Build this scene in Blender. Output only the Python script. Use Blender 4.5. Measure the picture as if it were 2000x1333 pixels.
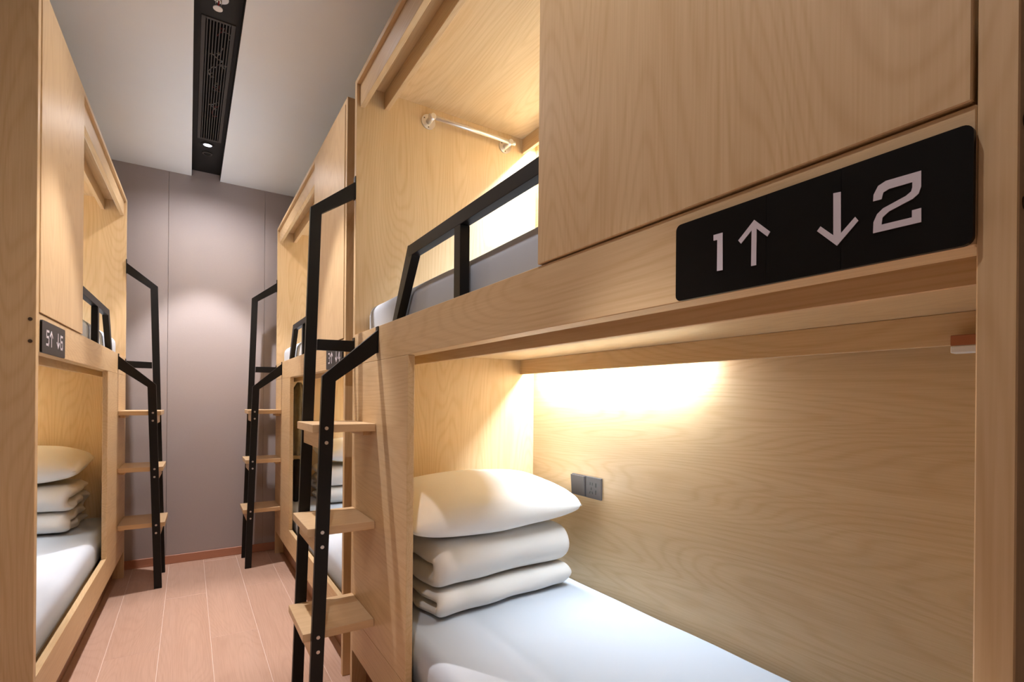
import bpy, bmesh, math, random
from mathutils import Vector, Matrix, noise

for o in list(bpy.data.objects):
    bpy.data.objects.remove(o, do_unlink=True)
SC = bpy.context.scene
COL = SC.collection

# ------------------------------------------------------------------ camera
CAM_H = 1.227
yaw, roll, fpx = 0.56715, 0.00885, 991.3
cd = bpy.data.cameras.new('camera')
cd.sensor_fit = 'HORIZONTAL'; cd.sensor_width = 36.0
cd.lens = 36.0 * fpx / 2000.0
cd.shift_y = (780.8 - 666.5) / 2000.0
cd.clip_start = 0.01
cam = bpy.data.objects.new('camera', cd); COL.objects.link(cam)
r = Vector((math.cos(yaw), -math.sin(yaw), 0)); f = Vector((math.sin(yaw), math.cos(yaw), 0)); u = Vector((0, 0, 1))
r3 = r*math.cos(roll) + u*math.sin(roll); u3 = -r*math.sin(roll) + u*math.cos(roll)
cam.matrix_world = Matrix(((r3.x, u3.x, -f.x, 0), (r3.y, u3.y, -f.y, 0), (r3.z, u3.z, -f.z, CAM_H), (0, 0, 0, 1)))
SC.camera = cam

# ------------------------------------------------------------------ world and exposure
w = bpy.data.worlds.new('world'); SC.world = w; w.use_nodes = True
w.node_tree.nodes['Background'].inputs[0].default_value = (1.0, 0.93, 0.88, 1)
w.node_tree.nodes['Background'].inputs[1].default_value = 0.0
SC.view_settings.view_transform = 'Standard'
SC.view_settings.look = 'None'
SC.view_settings.gamma = 1.0
SC.view_settings.use_curve_mapping = False
SC.view_settings.exposure = 0.10

DOWNLIGHTS = [(3.98, 150.0, 62, 0.26), (2.34, 145.0, 60, 0.14), (0.55, 370.0, 38, 0.14)]   # y position, watts, beam angle, spill share; last is an unseen added fill lamp
DOWN_COLOR = (1.0, 0.94, 0.95)
LED_COLOR = (0.82, 1.0, 1.18)
LED_W = 18.0

# ------------------------------------------------------------------ materials
def lin(c):
    return tuple(((x/255)/12.92 if x/255 <= 0.04045 else ((x/255+0.055)/1.055)**2.4) for x in c) + (1,)

def newmat(name):
    m = bpy.data.materials.new(name); m.use_nodes = True
    nt = m.node_tree; b = nt.nodes['Principled BSDF']
    return m, nt, b

def plain(name, col, rough=0.5, metal=0.0, spec=0.5, bump=0.0, bscale=200.0, var=0.0):
    m, nt, b = newmat(name)
    b.inputs['Base Color'].default_value = lin(col)
    b.inputs['Roughness'].default_value = rough
    b.inputs['Metallic'].default_value = metal
    b.inputs['Specular IOR Level'].default_value = spec
    if bump or var:
        tc = nt.nodes.new('ShaderNodeTexCoord'); n = nt.nodes.new('ShaderNodeTexNoise')
        n.inputs['Scale'].default_value = bscale; n.inputs['Detail'].default_value = 4
        nt.links.new(tc.outputs['Object'], n.inputs['Vector'])
        if bump:
            bp = nt.nodes.new('ShaderNodeBump'); bp.inputs['Strength'].default_value = bump
            bp.inputs['Distance'].default_value = 0.002
            nt.links.new(n.outputs['Fac'], bp.inputs['Height']); nt.links.new(bp.outputs[0], b.inputs['Normal'])
        if var:
            mx = nt.nodes.new('ShaderNodeMix'); mx.data_type = 'RGBA'
            c = lin(col)
            mx.inputs[6].default_value = tuple(x*(1-var) for x in c[:3])+(1,)
            mx.inputs[7].default_value = tuple(min(1, x*(1+var)) for x in c[:3])+(1,)
            nt.links.new(n.outputs['Fac'], mx.inputs[0]); nt.links.new(mx.outputs[2], b.inputs['Base Color'])
    return m

def emis(name, col, strength):
    m, nt, b = newmat(name)
    b.inputs['Base Color'].default_value = (0.8, 0.8, 0.8, 1)
    b.inputs['Emission Color'].default_value = tuple(col)+(1,)
    b.inputs['Emission Strength'].default_value = strength
    return m

def wood(name, axis, light, dark, rough=0.42, fig=1.0, streak=1.0, off=0.0, spec=0.4):
    """laminate wood, grain running along the given local axis"""
    m, nt, b = newmat(name)
    N, L = nt.nodes, nt.links
    tc = N.new('ShaderNodeTexCoord'); oi = N.new('ShaderNodeObjectInfo')
    add = N.new('ShaderNodeVectorMath'); add.operation = 'ADD'
    cmb = N.new('ShaderNodeCombineXYZ')
    mul = N.new('ShaderNodeMath'); mul.operation = 'MULTIPLY'; mul.inputs[1].default_value = 37.0
    L.new(oi.outputs['Random'], mul.inputs[0])
    for i in range(3): L.new(mul.outputs[0], cmb.inputs[i])
    L.new(tc.outputs['Object'], add.inputs[0]); L.new(cmb.outputs[0], add.inputs[1])
    def mapped(cross, along):
        mp = N.new('ShaderNodeMapping')
        s = [cross]*3; s[axis] = along
        mp.inputs['Scale'].default_value = s
        L.new(add.outputs[0], mp.inputs['Vector'])
        return mp
    # cathedral figure: contour lines of a stretched soft noise
    n1 = N.new('ShaderNodeTexNoise'); n1.inputs['Scale'].default_value = 1.0; n1.inputs['Detail'].default_value = 1.5
    n1.inputs['Roughness'].default_value = 0.35
    L.new(mapped(4.2, 0.55).outputs[0], n1.inputs['Vector'])
    m1 = N.new('ShaderNodeMath'); m1.operation = 'MULTIPLY'; m1.inputs[1].default_value = 260.0
    L.new(n1.outputs['Fac'], m1.inputs[0])
    s1 = N.new('ShaderNodeMath'); s1.operation = 'SINE'; L.new(m1.outputs[0], s1.inputs[0])
    # fine streaks
    n2 = N.new('ShaderNodeTexNoise'); n2.inputs['Scale'].default_value = 1.0; n2.inputs['Detail'].default_value = 3
    L.new(mapped(260.0, 6.0).outputs[0], n2.inputs['Vector'])
    # broad tone
    n3 = N.new('ShaderNodeTexNoise'); n3.inputs['Scale'].default_value = 1.0; n3.inputs['Detail'].default_value = 2
    L.new(mapped(14.0, 0.7).outputs[0], n3.inputs['Vector'])
    def madd(a, k, c):
        q = N.new('ShaderNodeMath'); q.operation = 'MULTIPLY_ADD'; q.inputs[1].default_value = k
        L.new(a, q.inputs[0])
        if isinstance(c, float): q.inputs[2].default_value = c
        else: L.new(c, q.inputs[2])
        return q.outputs[0]
    sq = N.new('ShaderNodeMath'); sq.operation = 'MULTIPLY_ADD'; sq.inputs[1].default_value = 0.5; sq.inputs[2].default_value = 0.5
    L.new(s1.outputs[0], sq.inputs[0])
    pw = N.new('ShaderNodeMath'); pw.operation = 'POWER'; pw.inputs[1].default_value = 3.0
    L.new(sq.outputs[0], pw.inputs[0])
    v = madd(pw.outputs[0], 0.17*fig, 0.44-0.5*0.60*streak-0.5*0.34)
    v = madd(n2.outputs['Fac'], 0.60*streak, v)
    v = madd(n3.outputs['Fac'], 0.34, v)
    mx = N.new('ShaderNodeMix'); mx.data_type = 'RGBA'; mx.clamp_factor = True
    mx.inputs[6].default_value = lin(light); mx.inputs[7].default_value = lin(dark)
    L.new(v, mx.inputs[0]); L.new(mx.outputs[2], b.inputs['Base Color'])
    b.inputs['Roughness'].default_value = rough
    b.inputs['Specular IOR Level'].default_value = spec
    bp = N.new('ShaderNodeBump'); bp.inputs['Strength'].default_value = 0.06; bp.inputs['Distance'].default_value = 0.001
    L.new(n2.outputs['Fac'], bp.inputs['Height']); L.new(bp.outputs[0], b.inputs['Normal'])
    return m

WL, WD = (226, 199, 158), (190, 154, 107)
M = {}
for i, ax in enumerate('xyz'):
    M['wood_'+ax] = wood('maple laminate grain '+ax, i, WL, WD)
M['step'] = wood('maple step', 0, (222, 192, 152), (194, 160, 118), rough=0.38)
M['edge'] = wood('maple edge band', 2, (222, 186, 142), (205, 166, 120), fig=0.3)
M['plank'] = wood('pink oak plank', 1, (210, 176, 156), (174, 136, 114), rough=0.36, fig=0.7, streak=1.1, spec=0.5)
M['joint_glint'] = plain('plank bevel glint', (238, 216, 202), 0.5)  # pale colour stands in for glints on the plank bevels
M['skirting'] = wood('reddish skirting', 0, (196, 140, 112), (176, 120, 94), fig=0.2)
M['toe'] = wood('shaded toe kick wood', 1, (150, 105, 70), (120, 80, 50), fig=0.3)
M['wall'] = plain('mauve grey wall panel', (177, 167, 165), 0.75, spec=0.25, bump=0.12, bscale=160, var=0.03)
M['wall2'] = plain('plain painted wall', (176, 166, 160), 0.8, spec=0.2, var=0.03, bscale=3)
M['ceil'] = plain('white ceiling paint', (244, 248, 250), 0.85, spec=0.2, var=0.02, bscale=4)
M['blackmetal'] = plain('black powder coated steel', (15, 13, 12), 0.45, 0.0, 0.3, bump=0.05, bscale=900)
M['slot'] = plain('matt black recess', (26, 24, 22), 0.6, spec=0.3)
M['grille'] = plain('dark grey grille', (58, 54, 50), 0.5)
M['plenum'] = plain('dark plenum', (12, 11, 10), 0.9)
M['wire'] = plain('pale wire', (240, 232, 226), 0.4)
M['redwire'] = plain('red wire', (150, 40, 36), 0.4)
M['sign'] = plain('black acrylic sign', (12, 11, 10), 0.35, spec=0.2)
M['signw'] = plain('pale grey lettering', (212, 204, 212), 0.5)
M['chrome'] = plain('brushed chrome', (226, 222, 216), 0.22, 1.0)
M['railmetal'] = plain('satin nickel', (238, 232, 222), 0.3, 0.75)
M['bolt'] = plain('zinc bolt', (200, 195, 190), 0.35, 0.9)
M['boltdark'] = plain('dark zinc bolt', (120, 105, 90), 0.35, 0.9)
M['white'] = plain('white plastic', (232, 230, 228), 0.4)
M['plate'] = plain('grey wall plate', (84, 78, 76), 0.45, 0.0, 0.3)
M['slotdark'] = plain('socket slot', (25, 22, 20), 0.6)
M['sheet'] = plain('white cotton', (193, 199, 208), 0.85, spec=0.2, bump=0.08, bscale=700)
M['duvet'] = plain('off white cotton', (236, 232, 227), 0.85, spec=0.2, bump=0.08, bscale=600)
M['pillow'] = plain('soft white cotton', (248, 245, 240), 0.85, spec=0.2, bump=0.08, bscale=600)
M['jacket'] = plain('dark olive cloth', (100, 88, 66), 0.85, spec=0.2, var=0.5, bscale=18)
M['bag'] = plain('black bag cloth', (38, 33, 30), 0.8, spec=0.2, var=0.3, bscale=30)
M['led'] = emis('white led strip', (1.0, 0.95, 0.88), 14.0)
M['lens'] = emis('downlight lens', (0.85, 0.87, 1.0), 3.0)
M['glassred'] = plain('red glass bulb', (190, 30, 24), 0.1)

# ------------------------------------------------------------------ helpers
def link(o, parent=None):
    COL.objects.link(o)
    if parent is not None: o.parent = parent
    return o

def tag(o, label=None, cat=None, group=None, kind=None):
    if label: o['label'] = label
    if cat: o['category'] = cat
    if group: o['group'] = group
    if kind: o['kind'] = kind
    return o

def empty(name, loc=(0, 0, 0), rz=0.0):
    o = bpy.data.objects.new(name, None); o.empty_display_size = 0.1
    o.location = loc; o.rotation_euler = (0, 0, rz)
    return link(o)

def mesh(name, bm, mat, parent=None, smooth=False):
    bmesh.ops.recalc_face_normals(bm, faces=bm.faces)
    me = bpy.data.meshes.new(name); bm.to_mesh(me); bm.free()
    if mat is not None: me.materials.append(mat)
    if smooth:
        for p in me.polygons: p.use_smooth = True
    return link(bpy.data.objects.new(name, me), parent)

def add_box(bm, x0, x1, y0, y1, z0, z1):
    if x0 > x1: x0, x1 = x1, x0
    if y0 > y1: y0, y1 = y1, y0
    if z0 > z1: z0, z1 = z1, z0
    v = [bm.verts.new(p) for p in ((x0,y0,z0),(x1,y0,z0),(x1,y1,z0),(x0,y1,z0),(x0,y0,z1),(x1,y0,z1),(x1,y1,z1),(x0,y1,z1))]
    for q in ((0,3,2,1),(4,5,6,7),(0,1,5,4),(1,2,6,5),(2,3,7,6),(3,0,4,7)):
        bm.faces.new([v[i] for i in q])
    return v

def bevel(bm, w, seg=1):
    bmesh.ops.bevel(bm, geom=list(bm.edges), offset=w, segments=seg, profile=0.5, affect='EDGES', clamp_overlap=True)

def box(name, x0, x1, y0, y1, z0, z1, mat, parent=None, bw=0.0012, seg=1):
    bm = bmesh.new(); add_box(bm, x0, x1, y0, y1, z0, z1)
    if bw: bevel(bm, bw, seg)
    return mesh(name, bm, mat, parent)

def add_prism(bm, pts, axis, a, b):
    """polygon pts (2D) extruded along axis from a to b; 2D coords are the two remaining axes in order"""
    def P(p, t):
        c = [p[0], p[1]]; c.insert(axis, t); return c
    A = [bm.verts.new(P(p, a)) for p in pts]; B = [bm.verts.new(P(p, b)) for p in pts]
    bm.faces.new(A); bm.faces.new(B[::-1])
    n = len(pts)
    for i in range(n):
        bm.faces.new((A[i], A[(i+1) % n], B[(i+1) % n], B[i]))

def prism(name, pts, axis, a, b, mat, parent=None, bw=0.0):
    bm = bmesh.new(); add_prism(bm, pts, axis, a, b)
    if bw: bevel(bm, bw, 2)
    return mesh(name, bm, mat, parent)

def add_tube(bm, pts, rad, n=12, caps=True):
    pts = [Vector(p) for p in pts]; rings = []
    up = None
    for i, p in enumerate(pts):
        if i == 0: t = pts[1]-pts[0]
        elif i == len(pts)-1: t = pts[-1]-pts[-2]
        else: t = (pts[i+1]-pts[i]).normalized() + (pts[i]-pts[i-1]).normalized()
        t.normalize()
        if up is None:
            up = Vector((0, 0, 1)) if abs(t.z) < 0.9 else Vector((1, 0, 0))
        a = t.cross(up).normalized(); up2 = a.cross(t).normalized(); up = up2
        rr = rad[i] if isinstance(rad, (list, tuple)) else rad
        rings.append([bm.verts.new(p + (a*math.cos(k*2*math.pi/n) + up2*math.sin(k*2*math.pi/n))*rr) for k in range(n)])
    for i in range(len(rings)-1):
        for k in range(n):
            bm.faces.new((rings[i][k], rings[i][(k+1) % n], rings[i+1][(k+1) % n], rings[i+1][k]))
    if caps:
        bm.faces.new(rings[0][::-1]); bm.faces.new(rings[-1])

def tube(name, pts, rad, mat, parent=None, n=12, smooth=True):
    bm = bmesh.new(); add_tube(bm, pts, rad, n)
    o = mesh(name, bm, mat, parent)
    for p in o.data.polygons:
        if len(p.vertices) == 4: p.use_smooth = True
    return o

def cyl(name, p0, p1, rad, mat, parent=None, n=16):
    return tube(name, [p0, p1], rad, mat, parent, n)

# ------------------------------------------------------------------ the room
XR, XL, YB, YF, ZC = 1.515, -1.40, 4.49, -1.30, 2.875
PW = 0.2145
fl = box('floor', XL-0.1, XR+0.1, YF-0.1, YB+0.1, -0.06, -0.0025, M['joint_glint'], bw=0)
tag(fl, kind='structure')
plank_me = {}
for c in range(-3, 3):
    x0 = 0.103 + c*PW
    start = 2.99 if c % 2 == 0 else 3.70
    k = start
    while k > YF: k -= 1.42
    while k < YB:
        a, b2 = max(k, YF), min(k+1.42, YB-0.012)
        if b2 - a > 0.02 and b2 > 0.2:
            key = round(b2-a, 3)
            if key not in plank_me:
                bm = bmesh.new(); add_box(bm, 0.0012, PW-0.0012, 0.0007, (b2-a)-0.0007, -0.012, 0.0)
                bevel(bm, 0.0011)
                bmesh.ops.recalc_face_normals(bm, faces=bm.faces)
                me = bpy.data.meshes.new('plank'); bm.to_mesh(me); bm.free(); me.materials.append(M['plank'])
                plank_me[key] = me
            p = link(bpy.data.objects.new('plank', plank_me[key]), fl)
            p.location = (x0, a, 0)
        k += 1.42
# floor beneath the bunks and beside the aisle, same wood
box('plank_field', XL, 0.103-3*PW-0.0009, YF, YB, -0.012, 0.0, M['plank'], fl, bw=0)
box('plank_field', 0.103+3*PW+0.0009, XR, YF, YB, -0.012, 0.0, M['plank'], fl, bw=0)

# ceiling with the long black recess above the aisle
SX0, SX1, ZS = 0.006, 0.190, 2.920
bm = bmesh.new()
add_box(bm, XL-0.1, SX0, YF-0.1, YB+0.1, ZC, ZC+0.25)
add_box(bm, SX1, XR+0.1, YF-0.1, YB+0.1, ZC, ZC+0.25)
ce = mesh('ceiling', bm, M['ceil']); tag(ce, kind='structure')
GX0, GX1, GY0, GY1 = 0.034, 0.170, 2.635, 3.900
bm = bmesh.new()
add_box(bm, SX0-0.002, SX1+0.002, YF, GY0, ZS, ZS+0.01)
add_box(bm, SX0-0.002, SX1+0.002, GY1, YB-0.012, ZS, ZS+0.01)
add_box(bm, SX0-0.002, GX0, GY0, GY1, ZS, ZS+0.01)
add_box(bm, GX1, SX1+0.002, GY0, GY1, ZS, ZS+0.01)
add_box(bm, SX0-0.001, SX0+0.003, YF, YB-0.012, ZC+0.001, ZS)
add_box(bm, SX1-0.003, SX1+0.001, YF, YB-0.012, ZC+0.001, ZS)
mesh('recess_lining', bm, M['slot'], ce)
bm = bmesh.new()
zz = ZC+0.20
for q in (((GX0-.01,GY0-.02),(GX1+.01,GY0-.02)), ((GX1+.01,GY0-.02),(GX1+.01,GY1+.02)), ((GX1+.01,GY1+.02),(GX0-.01,GY1+.02)), ((GX0-.01,GY1+.02),(GX0-.01,GY0-.02))):
    (ax, ay), (bx, by) = q
    bm.faces.new([bm.verts.new(p) for p in ((ax,ay,ZS+.012),(bx,by,ZS+.012),(bx,by,zz),(ax,ay,zz))])
bm.faces.new([bm.verts.new(p) for p in ((GX0-.01,GY0-.02,zz),(GX1+.01,GY0-.02,zz),(GX1+.01,GY1+.02,zz),(GX0-.01,GY1+.02,zz))])
mesh('plenum_lining', bm, M['plenum'], ce)
box('recess_cap', XL-0.1, XR+0.1, YF-0.1, YB+0.1, ZC+0.25, ZC+0.30, M['plenum'], ce, bw=0)

# walls
wb = box('wall_back', XL-0.1, XR+0.1, YB, YB+0.1, -0.06, ZC+0.25, M['wall2'], bw=0); tag(wb, kind='structure')
for a, b2 in ((XL, -0.1345), (-0.1325, 0.5025), (0.5045, 1.13), (1.132, XR)):
    box('wall_panel', a, b2, YB-0.006, YB, 0.0, ZC+0.10, M['wall'], wb, bw=0.0008)
tag(box('wall_right', XR, XR+0.1, YF, YB, -0.06, ZC+0.02, M['wall2'], bw=0), kind='structure')
tag(box('wall_left', XL-0.1, XL, YF, YB, -0.06, ZC+0.02, M['wall2'], bw=0), kind='structure')
tag(box('wall_front', XL, XR, YF-0.1, YF, -0.06, ZC+0.02, M['wall2'], bw=0), kind='structure')
tag(box('baseboard_back', XL, XR, YB-0.018, YB-0.0065, 0.0005, 0.062, M['skirting'], bw=0.002), kind='structure')

# ------------------------------------------------------------------ ceiling fittings
g = empty('ceiling_grille', (0.102, (GY0+GY1)/2, ZS)); tag(g, 'long dark grey slatted air grille set in the black ceiling recess', 'vent')
hw, hl = (GX1-GX0)/2, (GY1-GY0)/2
for s in (-1, 1):
    box('side_frame', s*hw, s*(hw-0.018), -hl, hl, -0.004, 0.003, M['grille'], g)
    box('end_frame', -hw+0.0185, hw-0.0185, s*hl, s*(hl-0.014), -0.004, 0.003, M['grille'], g)
ns = 8; inner = 2*(hw-0.018)
for k in range(ns):
    x = -inner/2 + inner*(k+0.5)/ns
    box('slat', x-0.0026, x+0.0026, -hl+0.0145, hl-0.0145, -0.003, 0.002, M['grille'], g, bw=0.0004)

rnd = random.Random(5)
wr = empty('cable_bundle', (0.10, 3.1, 2.965)); tag(wr, 'loose pale and red cables lying above the slatted ceiling grille', 'cable')
for k in range(10):
    cy_ = 2.78 + (k % 5)*0.17 + rnd.uniform(-.05, .05)
    p = Vector((rnd.uniform(.06, .14), cy_, rnd.uniform(2.945, 2.99))); pts = [p.copy()]
    for j in range(7):
        p = p + Vector((rnd.uniform(-.025, .025), rnd.uniform(-.03, .04), rnd.uniform(-.012, .012)))
        p.x = min(max(p.x, .045), .16); p.z = min(max(p.z, 2.938), 3.02); pts.append(p.copy())
    tube('cable', [q-Vector((0.10, 3.1, 2.965)) for q in pts], 0.0018, M['wire'] if k % 4 else M['redwire'], wr, 6)

s = empty('fire_sprinkler', (0.092, 2.492, ZS)); tag(s, 'white ceiling sprinkler with a red bulb in the black recess', 'sprinkler')
cyl('rosette', (0.008, -0.008, -0.0005), (0.008, -0.008, -0.006), 0.032, M['white'], s, 24)
cyl('body', (0.006, -0.006, -0.006), (0.004, -0.004, -0.020), 0.010, M['chrome'], s)
cyl('bulb', (0.003, -0.003, -0.020), (0.001, -0.001, -0.042), 0.0035, M['glassred'], s)
for a in (0, math.pi):
    tube('yoke_arm', [(0.004+.009*math.cos(a), -.004+.009*math.sin(a), -.018), (0.002+.012*math.cos(a), -.002+.012*math.sin(a), -.032), (0.001, -.001, -.0455)], 0.0018, M['chrome'], s, 8)
cyl('deflector', (0, 0, -0.045), (0, 0, -0.048), 0.018, M['white'], s, 24)

def downlight(y, watts, beam, spill, label):
    d = empty('downlight', (0.0945, y, ZS)); tag(d, label, 'ceiling light', 'downlights along the black ceiling recess')
    bm = bmesh.new(); n = 28
    prof = [(0.040, 0.0), (0.040, -0.005), (0.027, -0.006), (0.026, -0.002)]
    rings = [[bm.verts.new((rr*math.cos(t*2*math.pi/n), rr*math.sin(t*2*math.pi/n), z)) for t in range(n)] for rr, z in prof]
    for i in range(len(rings)-1):
        for t in range(n): bm.faces.new((rings[i][t], rings[i][(t+1) % n], rings[i+1][(t+1) % n], rings[i+1][t]))
    mesh('trim_ring', bm, M['slot'], d)
    cyl('lens', (0, 0, -0.0008), (0, 0, -0.0025), 0.0255, M['lens'], d, 24)
    for nm, k, size, bl in (('beam_lamp', 1.0, beam, 0.35), ('spill_lamp', spill, 152, 0.9)):
        ld = bpy.data.lights.new(nm, 'SPOT'); ld.energy = watts*k; ld.color = DOWN_COLOR
        ld.spot_size = math.radians(size); ld.spot_blend = bl; ld.shadow_soft_size = 0.022
        lo = link(bpy.data.objects.new(nm, ld), d); lo.location = (0, 0, -0.012)
for i, (y, wt, ba, sp) in enumerate(DOWNLIGHTS):
    downlight(y, wt, ba, sp, ['lit round downlight in the black recess nearest the end wall', 'round downlight in the black recess just before the sprinkler',
                      'unseen downlight added over the nearest bunk as fill for the near aisle'][i])
d = empty('recess_ring', (0.096, 4.115, ZS)); tag(d, 'dim unlit dark ring beside the lit downlight in the recess', 'fitting')  # small dark unlit ring, its purpose left open
bm = bmesh.new(); n = 24
prof = [(0.030, 0.0), (0.030, -0.006), (0.022, -0.008), (0.021, -0.003)]
rings = [[bm.verts.new((rr*math.cos(t*2*math.pi/n), rr*math.sin(t*2*math.pi/n), z)) for t in range(n)] for rr, z in prof]
for i in range(3):
    for t in range(n): bm.faces.new((rings[i][t], rings[i][(t+1) % n], rings[i+1][(t+1) % n], rings[i+1][t]))
mesh('ring', bm, M['grille'], d)
cyl('centre_disc', (0, 0, -0.0005), (0, 0, -0.004), 0.0205, M['slot'], d, 20)

# ------------------------------------------------------------------ sign lettering
GLY = {
 '1': [(0.0608,0.0769),(0.0742,0.0766),(0.0747,0.0286),(0.0663,0.0291),(0.0665,0.0694),(0.0609,0.0696)],
 'up': [(0.1171,0.0802),(0.1372,0.0603),(0.1338,0.0556),(0.1203,0.0688),(0.1202,0.025),(0.1136,0.0252),(0.1139,0.0686),(0.0999,0.0558),(0.0961,0.0607)],
 'down': [(0.2062,0.0821),(0.2136,0.0812),(0.2139,0.0378),(0.2273,0.0509),(0.2303,0.0461),(0.2102,0.0256),(0.19,0.0465),(0.1935,0.0507),(0.2066,0.0375)],
 '2': [(0.2434,0.0616),(0.2438,0.0679),(0.2476,0.0754),(0.2543,0.0781),(0.2827,0.0775),(0.2828,0.0626),(0.2809,0.0568),(0.2763,0.0533),(0.2571,0.0474),(0.2517,0.0432),(0.2509,0.0362),(0.2758,0.036),(0.2758,0.0426),(0.283,0.0427),(0.2831,0.0295),(0.2436,0.0297),(0.2439,0.0406),(0.2469,0.0476),(0.252,0.0519),(0.2708,0.0578),(0.275,0.0607),(0.2759,0.0641),(0.2759,0.0692),(0.2569,0.0694),(0.2522,0.0675),(0.2507,0.0613)],
}
STK = {
 '3': [[(0,1),(1,1),(1,.62),(.82,.53),(.3,.53)], [(.82,.53),(1,.44),(1,0),(0,0)]],
 '4': [[(.74,0),(.74,1),(0,.28),(1.08,.28)]],
 '5': [[(1,1),(0,1),(0,.56),(.85,.56),(1,.46),(1,.12),(.86,0),(0,0)]],
 '6': [[(.92,1),(.16,1),(0,.86),(0,.12),(.14,0),(.86,0),(1,.12),(1,.46),(.86,.57),(0,.57)]],
}
def stroke_glyph(bm, ch, x0, z0, wd, ht, sw, mapf, a, b):
    for line in STK[ch]:
        P = [Vector((x0+p[0]*wd, z0+p[1]*ht)) for p in line]
        for i in range(len(P)-1):
            t = (P[i+1]-P[i]).normalized(); nn = Vector((-t.y, t.x))*sw/2; e = t*sw/2
            q = [P[i]-e+nn, P[i]-e-nn, P[i+1]+e-nn, P[i+1]+e+nn]
            add_prism(bm, [mapf(v) for v in q], 0, a, b)

def sign(parent_frame, sgn, l0, l1, chars, label, seams=False):
    """plate on the deck rail face, its own top-level thing; text runs left to right for someone in the aisle"""
    loc = parent_frame.matrix_world if False else None
    root = empty('bunk_sign', parent_frame.location, parent_frame.rotation_euler.z)
    tag(root, label, 'sign', 'number signs on the bunks')
    z0, z1 = 1.366, 1.472
    wd = l1-l0
    # left edge (for the reader) is the far end on the right row, the near end on the left row
    mp = (lambda v: (l1 - v[0], z0 + v[1])) if sgn > 0 else (lambda v: (l0 + v[0], z0 + v[1]))
    rc = 0.008; pts = []
    for cx, cz, a0 in ((rc, rc, 180), (wd-rc, rc, 270), (wd-rc, z1-z0-rc, 0), (rc, z1-z0-rc, 90)):
        for k in range(6):
            t = math.radians(a0 + 90*k/5); pts.append((cx+rc*math.cos(t), cz+rc*math.sin(t)))
    if not seams:
        prism('plate', [mp(p) for p in pts], 0, -sgn*0.0002, -sgn*0.0062, M['sign'], root)
    else:
        prism('plate_backing', [mp(p) for p in pts], 0, -sgn*0.0002, -sgn*0.0052, M['sign'], root)
        cuts = [0.0, 0.1317, 0.2133, wd]
        for k in range(3):
            a, b2 = cuts[k]+0.0002*(k > 0), cuts[k+1]-0.0002*(k < 2)
            q = [p for p in pts if a <= p[0] <= b2]
            if k == 0: q = [(b2, 0)] + [(b2, z1-z0)] + [p for p in pts[18:]] + [p for p in pts[:6]]
            elif k == 1: q = [(a, 0), (b2, 0), (b2, z1-z0), (a, z1-z0)]
            else: q = [(a, 0)] + pts[6:18] + [(a, z1-z0)]
            prism('plate_panel', [mp(p) for p in q], 0, -sgn*0.0053, -sgn*0.0062, M['sign'], root)
    a, b2 = -sgn*0.0063, -sgn*0.0070
    sc = wd/0.320
    def scale(p): return (p[0]*sc, p[1])
    for nm, key in (('arrow_up', 'up'), ('arrow_down', 'down')):
        prism(nm, [mp(scale(p)) for p in GLY[key]], 0, a, b2, M['signw'], root)
    for ch, slot in ((chars[0], 0), (chars[1], 1)):
        if ch in GLY:
            prism('digit', [mp(scale(p)) for p in GLY[ch]], 0, a, b2, M['signw'], root)
        else:
            bm = bmesh.new()
            stroke_glyph(bm, ch, (0.052 if slot == 0 else 0.247)*sc, 0.030, 0.030*sc, 0.045, 0.0075, mp, a, b2)
            mesh('digit', bm, M['signw'], root)
    return root

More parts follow.
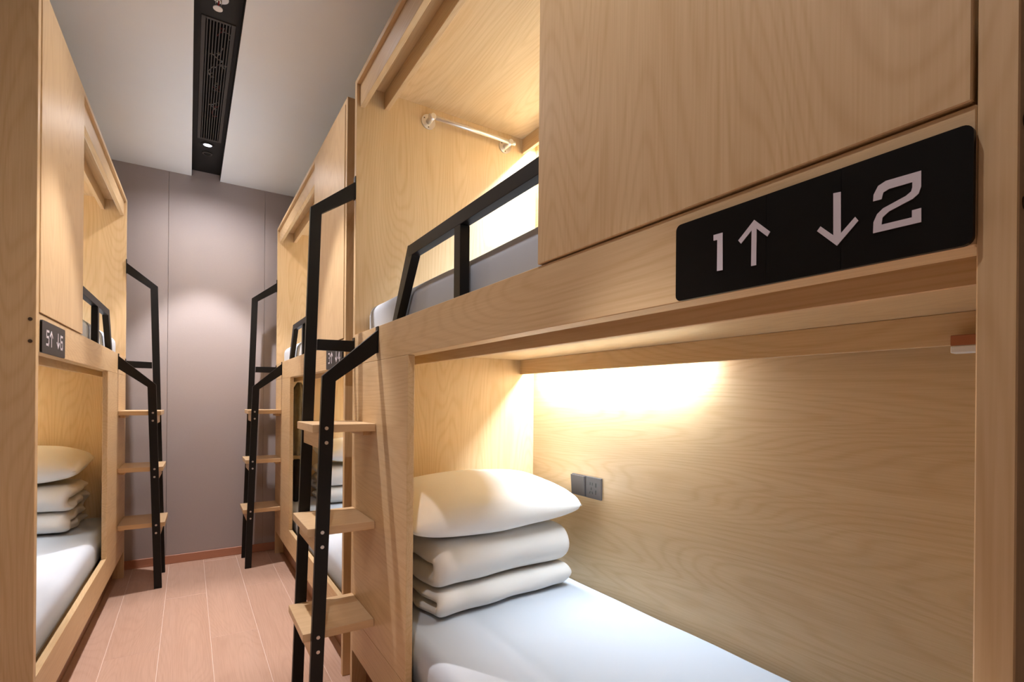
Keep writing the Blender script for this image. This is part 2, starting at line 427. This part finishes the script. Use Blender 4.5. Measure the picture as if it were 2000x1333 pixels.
# ------------------------------------------------------------------ bunk, ladder
D = 0.908        # depth to the inner face of the back panel
def bunk(c):
    s = c['s']; L = c['L']; t = c['t']
    root = empty('bunk_bed', (c['x'], c['near'], 0), c.get('rz', 0.0))
    tag(root, c['label'], 'bunk bed', 'capsule bunk beds along the aisle')
    def B(name, d0, d1, l0, l1, z0, z1, mat, parent=root, bw=0.0012):
        return box(name, s*d0, s*d1, l0, l1, z0, z1, mat, parent, bw)
    wx, wy, wz = M['wood_x'], M['wood_y'], M['wood_z']
    B('end_panel', 0, D+0.018, 0, t, 0, 2.556, wz)
    B('end_panel', 0, D+0.018, L-t, L, 0, 2.556, wz)
    i0, i1 = t+0.0003, L-t-0.0003
    B('back_panel', D, D+0.018, i0, i1, 0.02, 1.4245, wy)
    B('back_panel', D, D+0.018, i0, i1, 1.4505, 2.5345, wy)
    B('roof_panel', 0, D+0.018, i0, i1, 2.535, 2.556, wy)
    B('deck_panel', 0.0422, D+0.018, i0, i1, 1.425, 1.450, wy)
    # thick rail with the sign: a little thinner behind the sign
    B('deck_rail', 0, 0.042, i0, i1, 1.3655, 1.490, wy)
    B('front_panel', 0, 0.023, c['stile'], i1, 0.3255, 1.3650, M['wood_y'])
    B('bed_rail', 0, 0.023, i0, i1, 0.180, 0.325, wy)
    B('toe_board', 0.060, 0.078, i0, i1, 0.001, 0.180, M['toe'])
    B('bed_base', 0.0235, D-0.0003, i0, i1, 0.245, 0.265, wy)
    B('curtain_fascia', 0.014, 0.034, i0, i1, 2.442, 2.5345, wy)
    B('curtain_fascia', 0.117, 0.137, i0, i1, 2.462, 2.5345, wy)
    B('curtain_fascia', 0.117, 0.137, i0, i1, 1.3515, 1.4245, wy)
    B('curtain_track', 0.0345, 0.046, c['door']+0.02, i1-0.03, 2.470, 2.480, M['white'], bw=0.0005)
    B('privacy_panel', -0.003, 0.0135, t+0.003, c['door'], 1.4930, 2.533, wz)
    for zt in (1.4245, 2.5345):
        rl = B('light_rail', 0.824, 0.842, i0, i1, zt-0.071, zt, wy)
        l1 = i1-0.10; l0 = i1-0.10-c.get('led', 0.90)
        strip = B('led_strip', 0.862, 0.874, l0, l1, zt-0.034, zt-0.028, M['led'], rl, bw=0)
        ld = bpy.data.lights.new('led_lamp', 'AREA'); ld.shape = 'RECTANGLE'; ld.size = 0.02; ld.size_y = l1-l0
        ld.energy = LED_W*(1.85 if zt > 2 else 1.0); ld.color = LED_COLOR
        lo = link(bpy.data.objects.new('led_lamp', ld), rl)
        lo.location = (s*0.868, (l0+l1)/2, zt-0.0360); lo.rotation_euler = (0, s*math.radians(-5 if zt > 2 else -18), 0)
    # bolts on the near face of the end panel
    for z in (1.397, 1.466):
        cyl('bolt_cap', (s*0.0135, 0.0, z), (s*0.0135, -0.0025, z), 0.0055, M['boltdark'], root, 14)
    # guard rail of square black tube standing on the deck rail
    d0, d1 = 0.008, 0.036
    z0 = 1.4903; zt, zb = 1.716, 1.680
    gp, gb, gf = c['gpost'], c['gbend'], c['gfoot']
    gr = box('guard_rail', s*d0, s*d1, c['door']-0.06, gb-0.012, zb, zt, M['blackmetal'], root, 0.001)
    box('guard_post', s*d0, s*d1, gp-0.018, gp+0.018, z0, zb-0.0003, M['blackmetal'], gr, 0.001)
    w2 = 0.036
    prism('guard_post', [(gb-0.0117, zt), (gb-0.002, zt), (gf, z0), (gf-w2*1.12, z0), (gb-0.0117-w2*0.75, zb-0.0003), (gb-0.0117, zb-0.0003)], 0, s*d0, s*d1, M['blackmetal'], gr)
    return root

def ladder(c):
    s = c['s']
    root = empty('bunk_ladder', (c['x'], c['near'], 0), c.get('rz', 0.0))
    tag(root, c['ladder_label'], 'ladder', 'black steel ladders with wooden steps')
    F = 0.58
    def q(pts): return [(s*(x-F), z) for x, z in pts]
    n, fr = c['ln'], c['lf']
    bm_ = M['blackmetal']
    tk = 0.010
    near = prism('rail', q([(.5795, 1.477), (.386, 1.302), (.3465, 0.0005), (.388, 0.0005), (.430, 1.286), (.5795, 1.396)]), 1, n-tk, n+tk, bm_, root, 0.0008)
    far = prism('rail', q([(.5795, 2.128), (.403, 1.986), (.347, 0.0005), (.388, 0.0005), (.444, 1.968), (.5795, 2.060)]), 1, fr-tk, fr+tk, bm_, root, 0.0008)
    prism('brace', q([(.4335, 1.462), (.5795, 1.465), (.5795, 1.419), (.4320, 1.419)]), 1, fr-tk, fr+tk, bm_, root, 0.0008)
    for l, z0, z1 in ((n, 1.392, 1.489), (fr, 2.055, 2.150), (fr, 1.412, 1.478)):
        box('fixing_plate', s*(-0.0040), s*(-0.0003), l-0.013, l+0.013, z0, z1, bm_, root, 0.0005)
    for zt, xo in ((1.134, .360), (.776, .347), (.418, .334)):
        st = box('step', s*(xo-F), s*(-0.0012), n+tk+0.0005, fr-tk-0.0005, zt-0.028, zt, M['step'], root, 0.0012)
        box('apron', s*(xo+0.024-F), s*(xo+0.042-F), n+tk+0.0005, fr-tk-0.0005, zt-0.084, zt-0.0285, M['wood_y'], st, 0.001)
        box('apron_support', s*(-0.030), s*(-0.0012), n+tk+0.06, fr-tk-0.06, zt-0.046, zt-0.0285, M['wood_y'], st, 0.001)
        xr = .3465 + (.386-.3465)*zt/1.302 + 0.0205
        for dz in (0.012, 0.062):
            cyl('bolt', (s*(xr-F), n-tk, zt-dz), (s*(xr-F), n-tk-0.0022, zt-dz), 0.0062, M['bolt'], near, 14)
            cyl('bolt', (s*(xr-F), fr+tk, zt-dz), (s*(xr-F), fr+tk+0.0022, zt-dz), 0.0062, M['bolt'], far, 14)
    return root

# ------------------------------------------------------------------ bedding
def fabric_noise(o, amp, sc, seed):
    for v in o.data.vertices:
        p = v.co*sc + Vector((seed*7.1, seed*3.3, seed*1.7))
        n1 = noise.noise_vector(p)
        v.co += n1*amp

def mattress(c, zb, zt, label, seed, d0=0.045):
    s = c['s']; root_loc = (c['x'], c['near'], 0)
    l0, l1 = c['t']+0.012, c['L']-c['t']-0.012
    d1 = D-0.012
    bm = bmesh.new()
    nx, ny, nz = 12, 28, 4
    vs = add_box(bm, s*d0, s*d1, l0, l1, zb, zt)
    bmesh.ops.subdivide_edges(bm, edges=bm.edges[:], cuts=1)
    bm.free()
    bm = bmesh.new(); add_box(bm, s*d0, s*d1, l0, l1, zb, zt)
    bevel(bm, 0.048, 5)
    for k in range(4):
        ed = [e for e in bm.edges if e.calc_length() > 0.16]
        if not ed: break
        bmesh.ops.subdivide_edges(bm, edges=ed, cuts=1, use_grid_fill=True)
    bmesh.ops.triangulate(bm, faces=[f_ for f_ in bm.faces if len(f_.verts) > 4])
    o = mesh('mattress', bm, M['sheet'], None, True)
    for v in o.data.vertices:
        if v.co.z > zb+0.03:
            nz_ = noise.noise(Vector((v.co.x*5+seed, v.co.y*4, seed*2.3)))
            v.co.z += 0.006*nz_
    o.location = root_loc; o.rotation_euler = (0, 0, c.get('rz', 0.0))
    return tag(o, label, 'mattress', 'white mattresses in the bunks')

def pillow(loc, rz, wx, wy, th, label, seed, tilt=0.0):
    bm = bmesh.new(); nx, ny = 36, 28
    def P(i, j, sg):
        uu, vv = -1+2*i/nx, -1+2*j/ny
        e = (max(0, 1-abs(uu)**2.6)*max(0, 1-abs(vv)**2.4))
        h = e**0.46
        rx = 1-0.055*(abs(uu)*abs(vv))**6
        px = uu*wx/2*(1-0.030*(1-abs(vv)**2)*abs(uu)**3)*rx
        py = vv*wy/2*(1-0.045*(1-abs(uu)**2)*abs(vv)**3)*rx
        z = sg*h*th/2*(1.0 if sg > 0 else 0.8)
        z += 0.007*noise.noise(Vector((uu*2.2+seed, vv*2.2, sg*0.7)))*h
        return (px, py, z)
    top = {}; bot = {}
    for i in range(nx+1):
        for j in range(ny+1):
            top[i, j] = bm.verts.new(P(i, j, 1))
            bot[i, j] = top[i, j] if i in (0, nx) or j in (0, ny) else bm.verts.new(P(i, j, -1))
    for i in range(nx):
        for j in range(ny):
            bm.faces.new((top[i, j], top[i+1, j], top[i+1, j+1], top[i, j+1]))
            q = (bot[i, j], bot[i, j+1], bot[i+1, j+1], bot[i+1, j])
            if len(set(q)) == 4: bm.faces.new(q)
    o = mesh('pillow', bm, M['pillow'], None, True)
    o.location = loc; o.rotation_euler = (tilt, 0, rz)
    return tag(o, label, 'pillow', 'pillows on folded duvets')

def duvet(loc, rz, wx, dy, layers, label, seed, rough=1.0):
    """serpentine-folded duvet: thickness list of layers from the bottom; folds meet in pairs at the front (-y)"""
    # centre line in (y,z)
    z = 0.0; pts = []; rads = []
    zc = []
    for th in layers:
        zc.append(z+th/2); z += th+0.003
    H = z
    for k, th in enumerate(layers):
        fwd = (k % 2 == 0)
        a, b = (dy/2-th*0.8, -dy/2+th) if fwd else (-dy/2+th, dy/2-th*0.8)
        n = 10
        for i in range(n+1):
            pts.append((a+(b-a)*i/n, zc[k])); rads.append(th/2*(0.97))
        if k < len(layers)-1:
            zn = zc[k+1]; yc = b; r_ = (zn-zc[k])/2; zm = (zn+zc[k])/2
            for i in range(1, 6):
                t = -math.pi/2 + math.pi*i/6
                sg = -1 if fwd else 1
                pts.append((yc+sg*r_*math.cos(t)*0.95, zm+r_*math.sin(t)))
                rads.append((th*(1-i/6)+layers[k+1]*(i/6))/2*0.97)
    # outline: offset left then right
    def nrm(i):
        a = pts[max(0, i-1)]; b = pts[min(len(pts)-1, i+1)]
        v = Vector((b[0]-a[0], b[1]-a[1])).normalized(); return Vector((-v.y, v.x))
    left = [(pts[i][0]+nrm(i).x*rads[i], pts[i][1]+nrm(i).y*rads[i]) for i in range(len(pts))]
    right = [(pts[i][0]-nrm(i).x*rads[i], pts[i][1]-nrm(i).y*rads[i]) for i in range(len(pts))]
    e0, e1 = pts[0], pts[-1]
    outl = left + [(e1[0]+(0.8*rads[-1] if e1[0] > 0 else -0.8*rads[-1]), e1[1])] + right[::-1] + [(e0[0]+0.8*rads[0], e0[1])]
    mid = [( (outl[i][0]) , outl[i][1]) for i in range(len(outl))]
    cl = pts + [e1] + pts[::-1] + [e0]       # matching centre-line points, used to close the ends roundly
    ns = 34; rings = []
    bm = bmesh.new()
    for k in range(ns+1):
        uu = -1+2*k/ns
        x = uu*wx/2
        edge = max(0.0, 1-((abs(uu)-0.86)/0.14)**2) if abs(uu) > 0.86 else 1.0
        kk = 0.30+0.70*math.sqrt(edge)
        ring = []
        for (yy, zz), (cy, cz) in zip(outl, cl):
            y2 = cy+(yy-cy)*kk; z2 = cz+(zz-cz)*kk
            nv = noise.noise_vector(Vector((x*6+seed, y2*5, z2*14)))*0.007*rough
            en = noise.noise(Vector((seed*2.0+y2*9, z2*25, 0.3)))*0.022*rough if abs(uu) > 0.8 else 0
            ring.append(bm.verts.new((x+nv.x+en*(abs(uu)-.8)/.2*(1 if uu > 0 else -1), y2+nv.y*1.3+0.010*math.sin(x*7+seed)*rough, max(0.0005, z2+nv.z))))
        rings.append(ring)
    m = len(outl)
    for k in range(ns):
        for i in range(m):
            bm.faces.new((rings[k][i], rings[k][(i+1) % m], rings[k+1][(i+1) % m], rings[k+1][i]))
    # end caps: strips between the two sides of the folded band
    n = len(pts)
    for ring, fl_ in ((rings[0], False), (rings[-1], True)):
        Lf = ring[:n]; Rf = ring[n+1:n+1+n][::-1]
        for i in range(n-1):
            bm.faces.new((Lf[i], Lf[i+1], Rf[i+1], Rf[i]))
        bm.faces.new((Lf[n-1], ring[n], Rf[n-1])); bm.faces.new((Lf[0], Rf[0], ring[-1]))
    o = mesh('folded_duvet', bm, M['duvet'], None, True)
    o.location = loc; o.rotation_euler = (0, 0, rz)
    sub = o.modifiers.new('smooth', 'SUBSURF'); sub.levels = 1; sub.render_levels = 1
    return tag(o, label, 'duvet', 'folded duvets at the bed ends')

# ------------------------------------------------------------------ the three bunks in view
B1 = dict(s=1, x=0.58, near=0.130, L=2.028, t=0.027, door=0.687, stile=1.392, gpost=1.067, gbend=1.425, gfoot=1.563, ln=1.697, lf=2.012,
          label='nearest maple bunk on the right with the big sign reading 1 and 2',
          ladder_label='nearest black ladder with three wooden steps fixed to bunk 1 and 2')
B3 = dict(s=1, x=0.58, near=2.280, L=2.100, t=0.027, door=0.676, stile=1.440, gpost=1.060, gbend=1.395, gfoot=1.535, ln=1.800, lf=2.085,
          label='farther maple bunk on the right, numbered 3 and 4, behind the nearest ladder',
          ladder_label='far right black ladder with three wooden steps by the end wall')
B5 = dict(s=-1, x=-0.4069, near=2.154, L=2.165, t=0.030, door=0.697, stile=1.414, gpost=1.165, gbend=1.510, gfoot=1.630, ln=1.800, lf=2.135,
          rz=-math.atan(0.048/2.3),
          label='maple bunk on the left side of the aisle, numbered 5 and 6',
          ladder_label='left black ladder with three wooden steps by the end wall')
for c in (B1, B3, B5):
    root = bunk(c); ladder(c)
    c['root'] = root
sign(B1['root'], 1, 0.0275, 0.347, '12', 'large black sign with white 1, arrows and 2 on the nearest bunk', seams=True)
sign(B3['root'], 1, 0.0275, 0.340, '34', 'black sign with white 3, arrows and 4 seen past the nearest ladder')
sign(B5['root'], -1, 0.040, 0.358, '56', 'black sign with white 5, arrows and 6 on the left bunk')

for c, nm in ((B1, 'nearest right bunk, numbered 2'), (B3, 'far right bunk, numbered 4'), (B5, 'left bunk, numbered 6')):
    mattress(c, 0.2655, 0.435, 'white sheeted mattress on the lower bed of the '+nm, 1.0+c['near'])
for c, nm in ((B1, 'nearest right bunk, numbered 1'), (B3, 'far right bunk, numbered 3'), (B5, 'left bunk, numbered 5')):
    mattress(c, 1.4505, 1.617, 'white sheeted mattress on the upper bed of the '+nm, 5.0+c['near'], d0=0.046)

def W(c, d, l, z):
    a = c.get('rz', 0.0); x, y = c['s']*d, l
    return (c['x']+x*math.cos(a)-y*math.sin(a), c['near']+x*math.sin(a)+y*math.cos(a), z)
ZM = 0.4385
duvet(W(B1, 0.468, 1.735, ZM), math.radians(4), 0.65, 0.42, [0.044, 0.046, 0.080, 0.082], 'white duvet folded under the pillow in the nearest lower bed', 1.3)
pillow(W(B1, 0.440, 1.728, 0.800), math.radians(3), 0.80, 0.48, 0.235, 'plump white pillow on the folded duvet in the nearest lower bed', 2.0, tilt=math.radians(5))
duvet(W(B3, 0.545, 1.810, ZM), math.radians(2), 0.58, 0.44, [0.060, 0.060, 0.070, 0.072], 'white folded duvet in the far right lower bed seen between ladder rails', 4.3, 0.6)
pillow(W(B3, 0.555, 1.800, 0.812), math.radians(2), 0.60, 0.46, 0.20, 'white pillow in the far right lower bed seen between ladder rails', 7.0, tilt=math.radians(3))
duvet(W(B5, 0.490, 1.840, ZM), math.radians(-3), 0.62, 0.46, [0.060, 0.062, 0.070, 0.070], 'rumpled white duvet folded under the pillow in the left lower bed', 8.3, 1.9)
pillow(W(B5, 0.500, 1.830, 0.815), math.radians(-3), 0.72, 0.48, 0.23, 'white pillow on the rumpled duvet in the left lower bed', 11.0, tilt=math.radians(5))

# ------------------------------------------------------------------ coat rails, plates, lamp, jacket
def coat_rail(c, label):
    s = c['s']; yi = c['L']-c['t']
    root = empty('coat_rail', W(c, 0.0, yi, 0), c.get('rz', 0.0)); tag(root, label, 'rail', 'chrome rails on the bunk end walls')
    z = 2.470; o_ = 0.052
    for d in (0.318, 0.722):
        fg = cyl('flange', (s*d, -0.0002, z), (s*d, -0.005, z), 0.033, M['railmetal'], root, 24)
        for k in range(3):
            a = 2*math.pi*k/3 + 0.5
            cyl('screw', (s*d+0.024*math.cos(a), -0.005, z+0.024*math.sin(a)), (s*d+0.024*math.cos(a), -0.0062, z+0.024*math.sin(a)), 0.003, M['boltdark'], fg, 10)
        cyl('standoff', (s*d, -0.005, z), (s*d, -o_-0.010, z), 0.0125, M['railmetal'], root, 16)
    cyl('bar', (s*0.300, -o_, z), (s*0.748, -o_, z), 0.0095, M['railmetal'], root, 16)
coat_rail(B1, 'chrome hanging rail on the end wall of the upper bed 1')

def plates(c):
    s = c['s']; base = W(c, D, 0, 0)
    for kind, y1, lab in (('light_switch', 1.811, 'grey square rocker switch on the bed back panel beside the socket'), ('power_socket', 1.710, 'grey square power socket on the bed back panel beside the switch')):
        root = empty(kind, (c['x']+s*D, y1-0.049, 0.846)); tag(root, lab, 'switch' if kind == 'light_switch' else 'socket')
        hw_ = 0.0485; hh = 0.0465
        if kind == 'light_switch':
            box('frame', -0.0002, -0.007, -hw_, hw_, -hh, hh, M['plate'], root, 0.0015)
            prism('rocker', [(-0.0072, hh-0.003), (-0.0165, hh-0.003), (-0.0095, -hh+0.003), (-0.0072, -hh+0.003)], 1, -hw_+0.003, hw_-0.003, M['plate'], root, 0.0006)
        else:
            box('frame', -0.0002, -0.0095, -hw_, hw_, -hh, hh, M['plate'], root, 0.0015)
            def hole(y, z, wy_, wz_, ang=0):
                o = box('slot', -0.0093, -0.0099, -wy_/2, wy_/2, -wz_/2, wz_/2, M['slotdark'], root, 0)
                o.location = (0, y, z); o.rotation_euler = (ang, 0, 0)
            hole(0.020, 0.017, 0.004, 0.012); hole(0.006, 0.017, 0.004, 0.012)
            hole(0.013, -0.004, 0.005, 0.011); hole(0.021, -0.021, 0.004, 0.012, 0.5); hole(0.005, -0.021, 0.004, 0.012, -0.5)
            hole(-0.016, 0.014, 0.006, 0.018); hole(-0.016, -0.017, 0.006, 0.018)
plates(B1)

ds = empty('bed_lamp', (1.404, 0.20, 1.352)); tag(ds, 'short white and copper lamp under the light rail of the nearest lower bed', 'lamp')
box('housing', -0.030, -0.0005, 0.0, 0.213, -0.002, 0.020, plain('copper anodised', (170, 112, 82), 0.35, 0.6), ds, 0.001)
box('diffuser', -0.030, -0.0005, 0.0, 0.213, -0.018, -0.0022, M['white'], ds, 0.002)

def hanging(name, mat, x, y, z1, z0, prof, label, cat, seed, lobes=7, squash=0.7):
    bm = bmesh.new(); n, m = 44, 30; rings = []
    for k in range(m+1):
        t = k/m; z = z1+(z0-z1)*t
        i = t*(len(prof)-1); j = min(int(i), len(prof)-2); rr = prof[j]+(prof[j+1]-prof[j])*(i-j)
        ring = []
        for a in range(n):
            th = 2*math.pi*a/n
            fold = 1+0.16*math.sin(lobes*th+seed+t*2.0)+0.22*noise.noise(Vector((math.cos(th)*1.5+seed, math.sin(th)*1.5, t*5)))
            ring.append(bm.verts.new((x+rr*fold*math.cos(th)*squash, y+rr*fold*math.sin(th), z)))
        rings.append(ring)
    for k in range(m):
        for a in range(n): bm.faces.new((rings[k][a], rings[k][(a+1) % n], rings[k+1][(a+1) % n], rings[k+1][a]))
    bm.faces.new(rings[0][::-1]); bm.faces.new(rings[-1])
    o = mesh(name, bm, mat, None, True)
    return tag(o, label, cat)
hanging('hanging_jacket', M['jacket'], 0.725, 4.225, 1.345, 0.78, [0.02, 0.07, 0.085, 0.06, 0.05, 0.065, 0.08, 0.075, 0.055], 'dark olive jacket hanging inside the far right lower bed', 'jacket', 1.0)
hk = tube('jacket_hook', [(0.7185, 4.225, 1.372), (0.728, 4.225, 1.372), (0.733, 4.225, 1.360), (0.727, 4.225, 1.350), (0.722, 4.225, 1.354)], 0.003, M['bolt'])
tag(hk, 'small hook holding the dark jacket in the far right bed', 'hook')
hanging('cloth_bag', M['bag'], 0.715, 4.225, 0.745, 0.4395, [0.035, 0.075, 0.095, 0.085, 0.09, 0.10, 0.085], 'black cloth bag on the far right lower bed below the jacket', 'bag', 3.0, 5)
